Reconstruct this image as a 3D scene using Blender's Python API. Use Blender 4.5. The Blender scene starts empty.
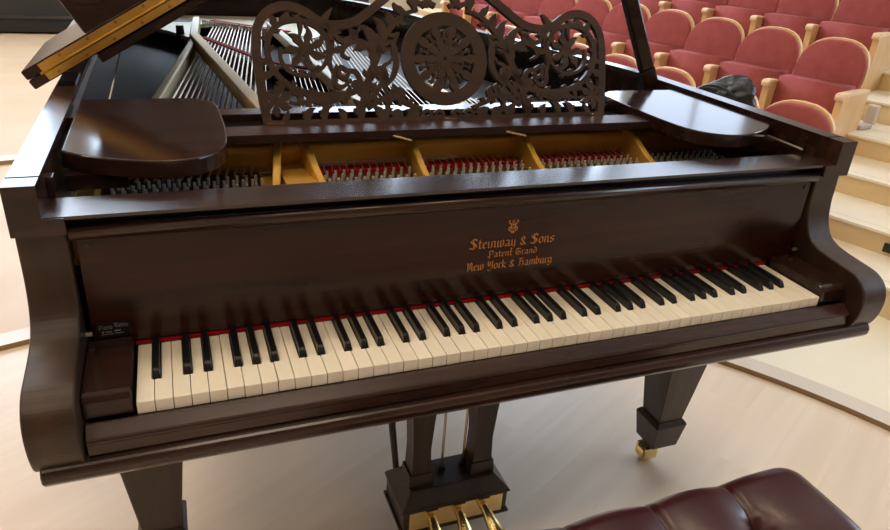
import bpy, bmesh, math, random
from mathutils import Vector, Matrix, Euler
random.seed(7)
R = math.radians
scene = bpy.context.scene
COL = scene.collection

# ------------------------------------------------------------------ camera, world, exposure
cam_d = bpy.data.cameras.new('camera'); cam = bpy.data.objects.new('camera', cam_d); COL.objects.link(cam)
cam.location = (-0.5221, -0.8378, 1.3363)
cam.rotation_euler = (R(64.0768), R(-3.6316), R(-20.5381))
cam_d.sensor_width = 36.0; cam_d.lens = 692.43 / 890 * 36.0; cam_d.clip_start = .02
scene.camera = cam
world = bpy.data.worlds.new('hall_ambience'); scene.world = world; world.use_nodes = True
wb = world.node_tree.nodes['Background']
wb.inputs[0].default_value = (1.0, .92, .82, 1); wb.inputs[1].default_value = .35
vs = scene.view_settings
vs.view_transform = 'Standard'; vs.look = 'None'; vs.gamma = 1.0; vs.use_curve_mapping = False
vs.exposure = 0.22
WINDOW_POWER = 7.0
DIM_PANE_POWER = 2.2
FILL_POWER = 9.0

# ------------------------------------------------------------------ materials
MATS = {}
def mat(name, col, rough=.5, metal=0, spec=.5, coat=0, var=.0, scale=(8, 8, 8), col2=None, bump=0, emit=0, rnd=0, coords='Object', coat_r=.1, detail=4):
    if name in MATS: return MATS[name]
    m = bpy.data.materials.new(name); m.use_nodes = True; MATS[name] = m
    nt = m.node_tree; b = nt.nodes['Principled BSDF']
    b.inputs['Base Color'].default_value = (*col, 1); b.inputs['Roughness'].default_value = rough
    b.inputs['Metallic'].default_value = metal; b.inputs['Specular IOR Level'].default_value = spec
    b.inputs['Coat Weight'].default_value = coat; b.inputs['Coat Roughness'].default_value = coat_r
    if emit:
        b.inputs['Emission Color'].default_value = (*col, 1); b.inputs['Emission Strength'].default_value = emit
    if col2 or bump or rnd:
        tc = nt.nodes.new('ShaderNodeTexCoord'); mp = nt.nodes.new('ShaderNodeMapping')
        mp.inputs['Scale'].default_value = scale
        nt.links.new(tc.outputs[coords], mp.inputs[0])
        nz = nt.nodes.new('ShaderNodeTexNoise'); nz.inputs['Scale'].default_value = 1; nz.inputs['Detail'].default_value = detail
        nt.links.new(mp.outputs[0], nz.inputs['Vector'])
        if rnd:
            oi = nt.nodes.new('ShaderNodeObjectInfo'); cx = nt.nodes.new('ShaderNodeVectorMath'); cx.operation = 'SCALE'
            cx.inputs['Scale'].default_value = 37
            cmb = nt.nodes.new('ShaderNodeCombineXYZ')
            for i in range(3): nt.links.new(oi.outputs['Random'], cmb.inputs[i])
            nt.links.new(cmb.outputs[0], cx.inputs[0]); nt.links.new(cx.outputs[0], mp.inputs['Location'])
        if col2:
            rp = nt.nodes.new('ShaderNodeValToRGB')
            rp.color_ramp.elements[0].position = .35; rp.color_ramp.elements[0].color = (*col, 1)
            rp.color_ramp.elements[1].position = .68; rp.color_ramp.elements[1].color = (*col2, 1)
            nt.links.new(nz.outputs[0], rp.inputs[0])
            out = rp.outputs[0]
            if rnd:
                hs = nt.nodes.new('ShaderNodeHueSaturation'); mr = nt.nodes.new('ShaderNodeMapRange')
                mr.inputs['To Min'].default_value = 1 - rnd; mr.inputs['To Max'].default_value = 1 + rnd
                nt.links.new(oi.outputs['Random'], mr.inputs[0]); nt.links.new(mr.outputs[0], hs.inputs['Value'])
                nt.links.new(out, hs.inputs['Color']); out = hs.outputs[0]
            nt.links.new(out, b.inputs['Base Color'])
        if bump:
            bp = nt.nodes.new('ShaderNodeBump'); bp.inputs['Strength'].default_value = bump; bp.inputs['Distance'].default_value = .002
            nt.links.new(nz.outputs[0], bp.inputs['Height']); nt.links.new(bp.outputs[0], b.inputs['Normal'])
    return m

WOOD = mat('dark_rosewood', (.017, .0065, .0045), .26, spec=.4, coat=.2, coat_r=.10, col2=(.046, .018, .011), scale=(2.2, 30, 30), detail=6)
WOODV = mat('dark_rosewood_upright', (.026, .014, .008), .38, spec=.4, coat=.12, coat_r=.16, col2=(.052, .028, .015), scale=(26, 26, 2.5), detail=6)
FALL = mat('fallboard_rosewood', (.016, .004, .0027), .22, spec=.28, coat=.06, coat_r=.10, col2=(.040, .0105, .006), scale=(2.0, 20, 26), detail=7)
DESKW = mat('fretwork_walnut', (.045, .026, .016), .45, spec=.3, col2=(.066, .038, .023), scale=(4, 40, 40))
BLACKW = mat('ebonised_wood', (.006, .005, .005), .35, spec=.5)
SHELFW = mat('shelf_mahogany', (.018, .008, .006), .12, spec=.34, coat=.0, coat_r=.12, col2=(.036, .016, .012), scale=(1.5, 30, 30), detail=6)
GOLD = mat('gold_bronze_plate', (.60, .33, .045), .42, metal=.3, spec=.5, col2=(.66, .38, .07), scale=(9, 9, 9))
PALEG = mat('pale_bronze_plate', (.50, .40, .22), .45, metal=.35, col2=(.56, .46, .28), scale=(7, 7, 7))
TRAYW = mat('satin_tray', (.034, .013, .010), .45, spec=.3, col2=(.046, .018, .013), scale=(2, 30, 30))
RAILW = mat('satin_rail', (.022, .010, .008), .25, spec=.55, coat=.6, coat_r=.22, col2=(.034, .015, .011), scale=(1.5, 30, 30))
HINGE = mat('hinge_brass', (.80, .53, .15), .30, metal=1, col2=(.68, .42, .10), scale=(20, 20, 20))
SCREWM = mat('dark_brass_screw', (.45, .28, .08), .35, metal=1)
BRASS = mat('polished_brass', (.86, .68, .34), .24, metal=1, col2=(.76, .56, .24), scale=(20, 20, 20))
STEEL = mat('string_steel', (.72, .68, .60), .30, metal=.9)
COPPER = mat('wound_string', (.62, .48, .36), .36, metal=.9)
PIN = mat('tuning_pin_steel', (.80, .76, .66), .42, metal=.7)
RED = mat('red_felt', (.36, .012, .015), .95, spec=.1)
IVORY = mat('ivory_keytop', (.91, .83, .66), .28, spec=.5, col2=(.92, .85, .70), scale=(40, 40, 40), rnd=.04)
EBONY = mat('ebony_key', (.006, .006, .007), .28, spec=.5)
GILT = mat('gilt_lettering', (.50, .21, .055), .5, metal=.25)
SILVER = mat('silver_print', (.42, .38, .33), .45)
SOUND = mat('soundboard_shaded', (.055, .046, .036), .6, col2=(.075, .064, .050), scale=(30, 3, 30), spec=.3)  # base darkened to carry the shade the open lid casts inside
PINKF = mat('faded_red_felt', (.55, .10, .10), .95, spec=.1)
LEATHER = mat('oxblood_leather', (.040, .006, .009), .34, spec=.55, col2=(.055, .010, .013), scale=(300, 300, 300), bump=.12, coat=.15, coat_r=.3)
MAPLE = mat('maple_plank', (.73, .59, .45), .34, spec=.45, col2=(.79, .66, .52), scale=(1.2, 16, 4), rnd=.02, detail=5)
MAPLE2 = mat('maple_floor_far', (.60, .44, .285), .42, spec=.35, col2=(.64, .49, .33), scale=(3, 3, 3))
CREAM = mat('cream_floor', (.80, .74, .58), .38, spec=.4, col2=(.83, .77, .62), scale=(3, 3, 3))
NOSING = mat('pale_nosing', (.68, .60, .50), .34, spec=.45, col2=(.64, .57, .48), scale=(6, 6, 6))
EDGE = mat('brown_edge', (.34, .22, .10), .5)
STEPW = mat('step_riser_ply', (.72, .55, .30), .5, col2=(.76, .60, .36), scale=(3, 3, 12))
STEPT = mat('step_tread_pale', (.86, .79, .62), .42, col2=(.88, .82, .68), scale=(4, 4, 4))
MAROON = mat('maroon_velour', (.31, .072, .070), .85, spec=.15, col2=(.36, .092, .088), scale=(14, 14, 14), rnd=.05)
BEECH = mat('beech_wood', (.70, .42, .19), .42, col2=(.76, .50, .25), scale=(10, 10, 3), rnd=.05)
BEECHL = mat('beech_arm_cap', (.80, .56, .34), .38, col2=(.84, .62, .42), scale=(10, 10, 10))
BAGM = mat('black_nylon', (.010, .012, .016), .42, spec=.5, bump=.3, scale=(60, 60, 60))
WALLD = mat('dark_grey_panel', (.035, .036, .035), .6, col2=(.045, .046, .044), scale=(2, 2, 2))
BLACKP = mat('black_skirting', (.012, .012, .013), .5)
PLASTER = mat('pale_plaster', (.66, .60, .52), .8, col2=(.70, .64, .56), scale=(3, 3, 3))
PANELW = mat('brown_wall_panel', (.16, .10, .055), .5, col2=(.20, .125, .07), scale=(2, 2, .6))
WINGL = mat('daylight_pane', (.66, .81, 1.0), .3, emit=WINDOW_POWER)
WINDIM = mat('dimmed_pane', (.66, .79, 1.0), .6, emit=DIM_PANE_POWER)  # no blind here: glow turned down to soften the right shelf's reflection
FRAMEW = mat('window_frame_paint', (.6, .58, .54), .5)
METALG = mat('grey_bracket', (.60, .54, .46), .5)

# ------------------------------------------------------------------ mesh helpers
def link(name, bm, m, parent=None, smooth=False, loc=None, **props):
    bmesh.ops.recalc_face_normals(bm, faces=bm.faces)
    me = bpy.data.meshes.new(name); bm.to_mesh(me); bm.free()
    ms = m if isinstance(m, (list, tuple)) else [m]
    for x in ms: me.materials.append(x)
    if smooth:
        for p in me.polygons: p.use_smooth = True
    o = bpy.data.objects.new(name, me); COL.objects.link(o)
    if parent: o.parent = parent
    if loc: o.location = loc
    for k, v in props.items(): o[k] = v
    return o
def empty(name, loc=(0, 0, 0), rz=0, **props):
    o = bpy.data.objects.new(name, None); COL.objects.link(o); o.location = loc; o.rotation_euler = (0, 0, rz)
    o.empty_display_size = .1
    for k, v in props.items(): o[k] = v
    return o
def bevel(bm, w, seg=2, ang=25):
    es = [e for e in bm.edges if len(e.link_faces) == 2 and e.calc_face_angle(0) > R(ang)]
    if es: bmesh.ops.bevel(bm, geom=es, offset=w, segments=seg, profile=.5, affect='EDGES', clamp_overlap=True)
def box(bm, x0, x1, y0, y1, z0, z1, mi=0):
    vs_ = [bm.verts.new((x, y, z)) for z in (z0, z1) for y in (y0, y1) for x in (x0, x1)]
    for f in ((0, 2, 3, 1), (4, 5, 7, 6), (0, 1, 5, 4), (2, 6, 7, 3), (0, 4, 6, 2), (1, 3, 7, 5)):
        fc = bm.faces.new([vs_[i] for i in f]); fc.material_index = mi
    return vs_
def boxo(name, b, m, parent=None, bv=0, seg=2, **props):
    bm = bmesh.new(); box(bm, *b)
    if bv: bevel(bm, bv, seg)
    return link(name, bm, m, parent, **props)
def prism(bm, poly, axis, a, b, mi=0):
    """poly: 2D points; axis: 'x' -> (y,z) profile extruded in x, 'y' -> (x,z), 'z' -> (x,y)"""
    def p3(p, t):
        return {'x': (t, p[0], p[1]), 'y': (p[0], t, p[1]), 'z': (p[0], p[1], t)}[axis]
    A = [bm.verts.new(p3(p, a)) for p in poly]; B = [bm.verts.new(p3(p, b)) for p in poly]
    n = len(poly); fs = [bm.faces.new(A), bm.faces.new(B[::-1])]
    for i in range(n): fs.append(bm.faces.new((A[i], B[i], B[(i + 1) % n], A[(i + 1) % n])))
    for f in fs: f.material_index = mi
    return A + B
def prismo(name, poly, axis, a, b, m, parent=None, bv=0, seg=2, **props):
    bm = bmesh.new(); prism(bm, poly, axis, a, b); bmesh.ops.recalc_face_normals(bm, faces=bm.faces)
    if bv: bevel(bm, bv, seg)
    return link(name, bm, m, parent, **props)
def tube(bm, pts, rad, n=8, caps=True):
    pts = [Vector(p) for p in pts]; rs = rad if isinstance(rad, (list, tuple)) else [rad] * len(pts)
    rings = []
    up = Vector((0, 0, 1))
    for i, p in enumerate(pts):
        t = (pts[min(i + 1, len(pts) - 1)] - pts[max(i - 1, 0)]).normalized()
        u = up if abs(t.dot(up)) < .95 else Vector((0, 1, 0))
        a = t.cross(u).normalized(); b = a.cross(t)
        rings.append([bm.verts.new(p + rs[i] * (math.cos(2 * math.pi * k / n) * a + math.sin(2 * math.pi * k / n) * b)) for k in range(n)])
    for r0, r1 in zip(rings, rings[1:]):
        for k in range(n): bm.faces.new((r0[k], r0[(k + 1) % n], r1[(k + 1) % n], r1[k]))
    if caps: bm.faces.new(rings[0][::-1]); bm.faces.new(rings[-1])
def spline(pts, n=6):
    out = []
    P = [Vector(p) for p in pts]
    for i in range(len(P) - 1):
        p0 = P[i - 1] if i else 2 * P[0] - P[1]; p1, p2 = P[i], P[i + 1]
        p3 = P[i + 2] if i + 2 < len(P) else 2 * P[-1] - P[-2]
        for k in range(n):
            t = k / n
            out.append(.5 * ((2 * p1) + (p2 - p0) * t + (2 * p0 - 5 * p1 + 4 * p2 - p3) * t * t + (3 * p1 - p0 - 3 * p2 + p3) * t ** 3))
    out.append(P[-1]); return out
def clip_poly(poly, clip):
    out = poly
    for i in range(len(clip)):
        a, b = clip[i], clip[(i + 1) % len(clip)]
        inp, out = out, []
        side = lambda p: (b[0] - a[0]) * (p[1] - a[1]) - (b[1] - a[1]) * (p[0] - a[0])
        for j in range(len(inp)):
            p, q = inp[j], inp[(j + 1) % len(inp)]; sp, sq = side(p), side(q)
            if sp >= 0: out.append(p)
            if (sp >= 0) != (sq >= 0):
                t = sp / (sp - sq); out.append((p[0] + t * (q[0] - p[0]), p[1] + t * (q[1] - p[1])))
        if not out: return []
    return out

# ------------------------------------------------------------------ the setting
CC = (-.47, -.58); CR = 2.13            # round stage
def ring_pt(r, a): return (CC[0] + r * math.cos(a), CC[1] + r * math.sin(a))
NS = 120
def annulus(name, r0, r1, z0, z1, m, sector=None, **props):
    bm = bmesh.new(); A = []
    for k in range(NS):
        a = 2 * math.pi * k / NS
        A.append([bm.verts.new((*ring_pt(r, a), z)) for r, z in ((r0, z0), (r0, z1), (r1, z1), (r1, z0))])
    k0, k1 = sector or (0, NS)
    for k in range(k0, k1):
        p, q = A[k % NS], A[(k + 1) % NS]
        for i in range(4):
            f = bm.faces.new((p[i], q[i], q[(i + 1) % 4], p[(i + 1) % 4])); f.material_index = 1 if (i == 0 and isinstance(m, (list, tuple))) else 0
    if sector: bmesh.ops.delete(bm, geom=[v for v in bm.verts if not v.link_faces], context='VERTS')
    return link(name, bm, m, **props)
fl = prismo('floor', [ring_pt(CR, 2 * math.pi * k / NS) for k in range(NS)], 'z', -.08, -.012, MAPLE, kind='structure', label='pale maple plank stage floor under the piano')
circ = [ring_pt(CR - .002, 2 * math.pi * k / NS) for k in range(NS)]
GA = R(28); PW = .137
gu = (math.cos(GA), math.sin(GA)); gv = (-gu[1], gu[0])
nrow = int(2 * CR / PW) + 2
for r_ in range(nrow):
    v0 = -CR + r_ * PW; u = -CR - random.random() * 1.3
    while u < CR:
        L = random.uniform(1.3, 2.2); g = .00012
        q = [(u + g, v0 + g), (u + L - g, v0 + g), (u + L - g, v0 + PW - g), (u + g, v0 + PW - g)]
        q = [(CC[0] + a * gu[0] + b * gv[0], CC[1] + a * gu[1] + b * gv[1]) for a, b in q]
        q = clip_poly(q, circ); u += L
        if len(q) < 3: continue
        # local frame along the board so the grain follows it
        bm = bmesh.new()
        loc = [((x - CC[0]) * gu[0] + (y - CC[1]) * gu[1], (x - CC[0]) * gv[0] + (y - CC[1]) * gv[1]) for x, y in q]
        prism(bm, loc, 'z', -.011, 0)
        o = link('plank', bm, MAPLE, fl); o.location = (CC[0], CC[1], 0); o.rotation_euler = (0, 0, GA)
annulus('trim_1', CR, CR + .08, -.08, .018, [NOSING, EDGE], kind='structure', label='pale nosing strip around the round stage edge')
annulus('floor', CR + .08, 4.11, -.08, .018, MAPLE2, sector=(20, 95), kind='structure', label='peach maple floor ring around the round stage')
annulus('floor', CR + .08, 4.11, -.08, .018, CREAM, sector=(-25, 20), kind='structure', label='cream floor strip between the stage and the steps')  # sector of the same ring, paler than the rest
annulus('trim_2', 4.11, 4.21, -.08, .04, [NOSING, EDGE], kind='structure', label='pale nosing strip of the outer floor step')
annulus('floor', 4.21, 15, -.08, .04, MAPLE2, kind='structure', label='pale outer floor reaching the dark wall')

# dark back wall with tall daylight windows above
wl = boxo('wall_back', (-9, 13, 8.3, 8.5, .06, 6.5), PLASTER, kind='structure', label='back wall, dark panelled below tall windows')
boxo('wall_panel', (-9, 1.9, 8.22, 8.297, .2, .72), WALLD, wl)
boxo('baseboard_back', (-9, 1.9, 7.95, 8.217, .061, .165), BLACKP, kind='structure', label='black low skirting ledge at foot of dark wall')
wr = boxo('wall_right', (11.5, 11.7, -6, 8.3, .06, 6.5), PLASTER, kind='structure', label='pale side wall with tall windows')
def window(n, cx, cy, w, z0, z1, axis, pane=None):
    pane = pane or WINGL
    f = .06
    if axis == 'y':
        o = boxo('window_%d' % n, (cx - w / 2, cx + w / 2, cy - .03, cy - .015, z0, z1), pane, kind='structure', label='tall daylight window pane')
        for a in (cx - w / 2 - f, cx + w / 2, cx - f / 2):
            boxo('window_frame', (a, a + f, cy - .07, cy - .002, z0 - f, z1 + f), FRAMEW, o)
        for b in (z0 - f, z1): boxo('window_frame', (cx - w / 2 - f, cx + w / 2 + f, cy - .065, cy - .003, b, b + f), FRAMEW, o)
    else:
        o = boxo('window_%d' % n, (cx - .03, cx - .015, cy - w / 2, cy + w / 2, z0, z1), WINGL, kind='structure', label='tall daylight window pane')
        for a in (cy - w / 2 - f, cy + w / 2, cy - f / 2):
            boxo('window_frame', (cx - .07, cx - .002, a, a + f, z0 - f, z1 + f), FRAMEW, o)
        for b in (z0 - f, z1): boxo('window_frame', (cx - .065, cx - .003, cy - w / 2 - f, cy + w / 2 + f, b, b + f), FRAMEW, o)
boxo('wall_left', (-9.2, -9.0, -6, 8.3, .04, 6.5), PLASTER, kind='structure', label='pale plaster side wall of the hall')
boxo('wall_front', (-9.2, 11.7, -6.2, -6.0, .04, 6.5), PANELW, kind='structure', label='brown wood panelled wall behind the player')
boxo('ceiling', (-9.2, 11.7, -6.2, 8.5, 6.5, 6.7), PLASTER, kind='structure', label='pale plaster hall ceiling')
FILLM = mat('warm_fill_glow', (1.0, .80, .58), .5, emit=FILL_POWER)
for i, (lx, ly_) in enumerate([(a, b) for a in (-6.0, -3.0, 0.0) for b in (-2.5, 1.0, 4.5)]):  # unseen warm panels, added to brighten the hall from overhead
    o = boxo('added_fill_panel', (-.9, .9, -.5, .5, 6.43, 6.4995), FRAMEW, label='added warm fill-light panel under the hall ceiling', category='fill light', group='added fill panels'); o.location = (lx, ly_, 0)
    d_ = boxo('fill_face', (-.84, .84, -.44, .44, 6.42, 6.429), FILLM, o)
n = 1
for cx in (-3.0, -.4, 2.2, 4.8, 7.4): window(n, cx, 8.3, 2.2, 2.1, 5.6, 'y', WINDIM if cx > 7 else None); n += 1
for cy in (1.6, -1.2, -4.0): window(n, 11.5, cy, 2.2, 2.1, 5.6, 'x'); n += 1

# aisle stairs
SA = R(-70); su = Vector((math.cos(SA), math.sin(SA), 0)); sn = Vector((-math.sin(SA), math.cos(SA), 0))
st = empty('aisle_stairs', kind='structure', label='pale plywood aisle steps rising beside the seats')
svals = [2.251, 2.589, 2.973, 3.377, 3.821, 4.26, 4.7]; tops = [.153, .257, .364, .469, .589, .70, .81]
for i, (s, zt) in enumerate(zip(svals, tops)):
    s1 = svals[i + 1] if i + 1 < len(svals) else s + .45
    bm = bmesh.new()
    def P(u_, s_, z_): v = su * u_ + sn * s_; return (v.x, v.y, z_)
    for (a, b, c, d, z0, z1, mi) in ((-.98, 2.0, s, s1 + .03, .0185, zt - .012, 0), (-.98, 2.0, s - .012, s1 + .001, zt - .012, zt, 1)):
        V = [bm.verts.new(P(u_, s_, z_)) for z_ in (z0, z1) for s_ in (c, d) for u_ in (a, b)]
        for f in ((0, 2, 3, 1), (4, 5, 7, 6), (0, 1, 5, 4), (2, 6, 7, 3), (0, 4, 6, 2), (1, 3, 7, 5)):
            fc = bm.faces.new([V[k] for k in f]); fc.material_index = mi
    so = link('step', bm, [STEPW, STEPT], st)
    # dark anti-slip line on the tread
    bm = bmesh.new()
    V = [bm.verts.new(P(u_, s_, zt + .0006)) for u_, s_ in ((-.98, s + .045), (2.0, s + .045), (2.0, s + .050), (-.98, s + .050))]
    bm.faces.new(V); link('grip_line', bm, METALG, so)
# small dark socket on the second riser
bm = bmesh.new(); c = su * -.185 + sn * (svals[1] - .004)
box(bm, -.02, .02, -.006, .006, -.02, .02)
o = link('floor_socket', bm, BLACKP, label='small dark socket plate on a plywood step riser', category='socket'); o.location = (c.x, c.y, .190); o.rotation_euler = (0, 0, SA)

# seat terraces
RT = R(-80.2); RA = R(-69); rx = Vector((math.cos(RA), math.sin(RA), 0)); ry = Vector((-math.sin(RA), math.cos(RA), 0))
def terrace(name, p, z0, z1, length, depth, label):
    bm = bmesh.new(); box(bm, -length, .12, -.28, depth, z0, z1)
    o = link(name, bm, STEPW, kind='structure', label=label); o.location = (p[0], p[1], 0); o.rotation_euler = (0, 0, RT)
ZA, ZB, Z0 = .235, .475, .0185
terrace('floor', (2.641, 1.767), .03, ZA, 5.2, .52, 'plywood terrace under the middle row of seats')
terrace('floor', (3.37, 2.245), .03, ZB, 5.2, .52, 'plywood terrace under the upper row of seats')
terrace('floor', (4.09, 2.66), .03, .71, 5.2, 1.2, 'plywood terrace under the top row of seats')

# ------------------------------------------------------------------ the grand piano
piano = empty('grand_piano', label='dark rosewood grand piano with open lid and fretwork music desk', category='piano')
OUT = [(.739, .16), (.739, .72), (.738, .82), (.722, .93), (.690, 1.06), (.655, 1.25), (.60, 1.47), (.535, 1.72), (.46, 2.03), (.385, 2.33), (.30, 2.54), (.17, 2.68), (0, 2.74), (-.3, 2.755), (-.56, 2.745), (-.68, 2.70), (-.730, 2.62), (-.739, 2.5), (-.739, 1.6), (-.739, .16)]
def inset(path, d):
    out = []
    for i, p in enumerate(path):
        a = Vector(path[max(i - 1, 0)]); b = Vector(path[min(i + 1, len(path) - 1)])
        t = (b - a).normalized(); nn = Vector((-t.y, t.x)); out.append((p[0] + nn.x * d, p[1] + nn.y * d))
    return out
def strip(bm, outer, inner, z0, z1):
    rows = [[bm.verts.new((*o, z0)), bm.verts.new((*o, z1)), bm.verts.new((*i, z1)), bm.verts.new((*i, z0))] for o, i in zip(outer, inner)]
    for a, b in zip(rows, rows[1:]):
        for k in range(4): bm.faces.new((a[k], b[k], b[(k + 1) % 4], a[(k + 1) % 4]))
    bm.faces.new(rows[0]); bm.faces.new(rows[-1][::-1])
SM = [tuple(p) for p in spline([Vector(p) for p in OUT], 4)]
INN = inset(SM, .039)
bm = bmesh.new(); strip(bm, SM, INN, .62, 1.008); bmesh.ops.recalc_face_normals(bm, faces=bm.faces); bevel(bm, .003, 2, 50)
case = link('case_rim', bm, WOOD, piano)
# thin inner lining a little below the rim top
INN2 = inset(SM, .0395); INN3 = inset(SM, .0475)
bm = bmesh.new(); strip(bm, INN2[1:-1], INN3[1:-1], .855, .992); link('inner_lining', bm, SHELFW, piano)
for s in (1, -1):
    a, b = sorted((s * .6995, s * .6915)); boxo('inner_lining', (a, b, .205, .225, .90, .992), SHELFW, piano)
    # rim end block over the arm
    a, b = sorted((s * .7395, s * .700)); boxo('rim_end', (a, b, .125, .165, .938, 1.008), WOOD, piano, .003)
    a, b = sorted((s * .700, s * .674)); boxo('arm_ledge', (a, b, .125, .205, .938, .961), WOOD, piano, .002)
    prof = [(.16, .94), (.140, .937), (.139, .90), (.138, .875), (.132, .842), (.118, .815), (.098, .800), (.07, .793), (.03, .788), (-.002, .784), (-.022, .775), (-.036, .760), (-.043, .737), (-.041, .707), (-.033, .684), (-.024, .672), (.16, .672)]
    up = [tuple(p) for p in spline([Vector(p) for p in prof[1:-1]], 4)]
    a, b = sorted((s * .7385, s * .677))
    o = prismo('arm', [prof[0]] + up + [prof[-1]], 'x', a, b, WOODV, piano, .003, 2)
    for p in o.data.polygons: p.use_smooth = False
# key bed with its rounded bottom moulding
kb = [(-.018, .684), (-.034, .680), (-.039, .672), (-.038, .660), (-.030, .651), (-.020, .646), (.0, .640), (.55, .640), (.55, .672), (-.01, .672)]
prismo('bottom_moulding', kb, 'x', -.731, .731, WOOD, piano, .002, 1)
boxo('bottom_board', (-.70, .70, .56, .95, .622, .66), BLACKW, piano)
boxo('key_bed', (-.677, .677, .0, .56, .6725, .700), BLACKW, piano)
ks = [(-.002, .7005), (-.002, .721), (-.005, .7222), (-.009, .7210), (-.024, .7105), (-.027, .7075), (-.0275, .7045), (-.0262, .7025), (-.0262, .6845), (-.002, .6845)]
prismo('key_slip', ks, 'x', -.6745, .6745, WOOD, piano, .0012, 1)
for s in (1, -1):
    a, b = sorted((s * .6145, s * .6755))
    kp = [(.001, .7235), (.001, .750), (.006, .757), (.012, .759), (.139, .762), (.139, .7235)]
    prismo('key_block', kp, 'x', a, b, SHELFW, piano, .0015, 1)
# fallboard
fb = [(.150, .9285), (.1425, .927), (.1415, .80), (.1425, .762), (.1445, .752), (.149, .7475), (.165, .7475), (.165, .9285)]
fall = prismo('fallboard', fb, 'x', -.668, .668, FALL, piano, .001, 1)
bm = bmesh.new(); tube(bm, [(-.674, .143, .933), (.674, .143, .933)], .0115, 14); o = link('fallboard_moulding', bm, WOOD, piano, smooth=True)
boxo('felt_rail', (-.613, .613, .1475, .163, .7405, .7470), RED, piano)
boxo('front_rail', (-.6995, .6995, .129, .203, .957, .962), RAILW, piano, .0015)
boxo('rail_back', (-.674, .674, .152, .200, .929, .9565), BLACKW, piano)  # black board painted in for the dark gap below the rail
for s in (1, -1):      # hinge pin of the fallboard
    bm = bmesh.new(); tube(bm, [(s * .668, .137, .774), (s * .676, .137, .774)], .0035, 8); link('hinge_pin', bm, STEEL, piano)
    bm = bmesh.new(); tube(bm, [(s * .655, .1425, .912), (s * .655, .1405, .912)], .004, 10); link('screw', bm, WOOD, fall)

# --- keyboard
keys = boxo('key_frame', (-.612, .612, .012, .148, .7005, .712), BLACKW, piano)
WKW = 1.222 / 52; zt = .740
notch = {}                              # black keys by white index (black right of it) and offset
names = 'ABCDEFG'; blacks = []
for i in range(51):
    k = names[i % 7]
    if k in 'BE': continue
    off = {'C': -.0022, 'D': .0022, 'F': -.0028, 'G': 0, 'A': .0028}[k]
    blacks.append((i, -.611 + (i + 1) * WKW + off))
BW = .0115; bx = dict(blacks)
for i in range(52):
    x0 = -.611 + i * WKW + .0005; x1 = -.611 + (i + 1) * WKW - .0005; ys, yb = .050, .1465
    l = bx[i - 1] + BW / 2 + .0008 if (i - 1) in bx else x0
    r = bx[i] - BW / 2 - .0008 if i in bx else x1
    poly = [(x0, 0), (x1, 0)]
    if r < x1: poly += [(x1, ys), (r, ys)]
    poly += [(r, yb), (l, yb)]
    if l > x0: poly += [(l, ys), (x0, ys)]
    cx = (x0 + x1) / 2
    bm = bmesh.new(); prism(bm, [(p[0] - cx, p[1]) for p in poly], 'z', .7205, zt); bmesh.ops.recalc_face_normals(bm, faces=bm.faces)
    bevel(bm, .0007, 1, 40)
    o = link('white_key', bm, IVORY, keys); o.location = (cx, 0, random.uniform(-.0003, .0003))
bm = bmesh.new()
pr_ = [(.052, .7205), (.052, .7415), (.0565, .7495), (.060, .7515), (.146, .7525), (.146, .7205)]
V = prism(bm, pr_, 'x', -BW / 2, BW / 2)
for v in V:
    if v.co.z > .745: v.co.x *= .80
bmesh.ops.recalc_face_normals(bm, faces=bm.faces); bevel(bm, .0009, 1, 30)
first = None
for i, x in blacks:
    if first is None: first = link('black_key', bm, EBONY, keys); o = first
    else: o = first.copy(); COL.objects.link(o); o.parent = keys
    o.location = (x, 0, 0)

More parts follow.
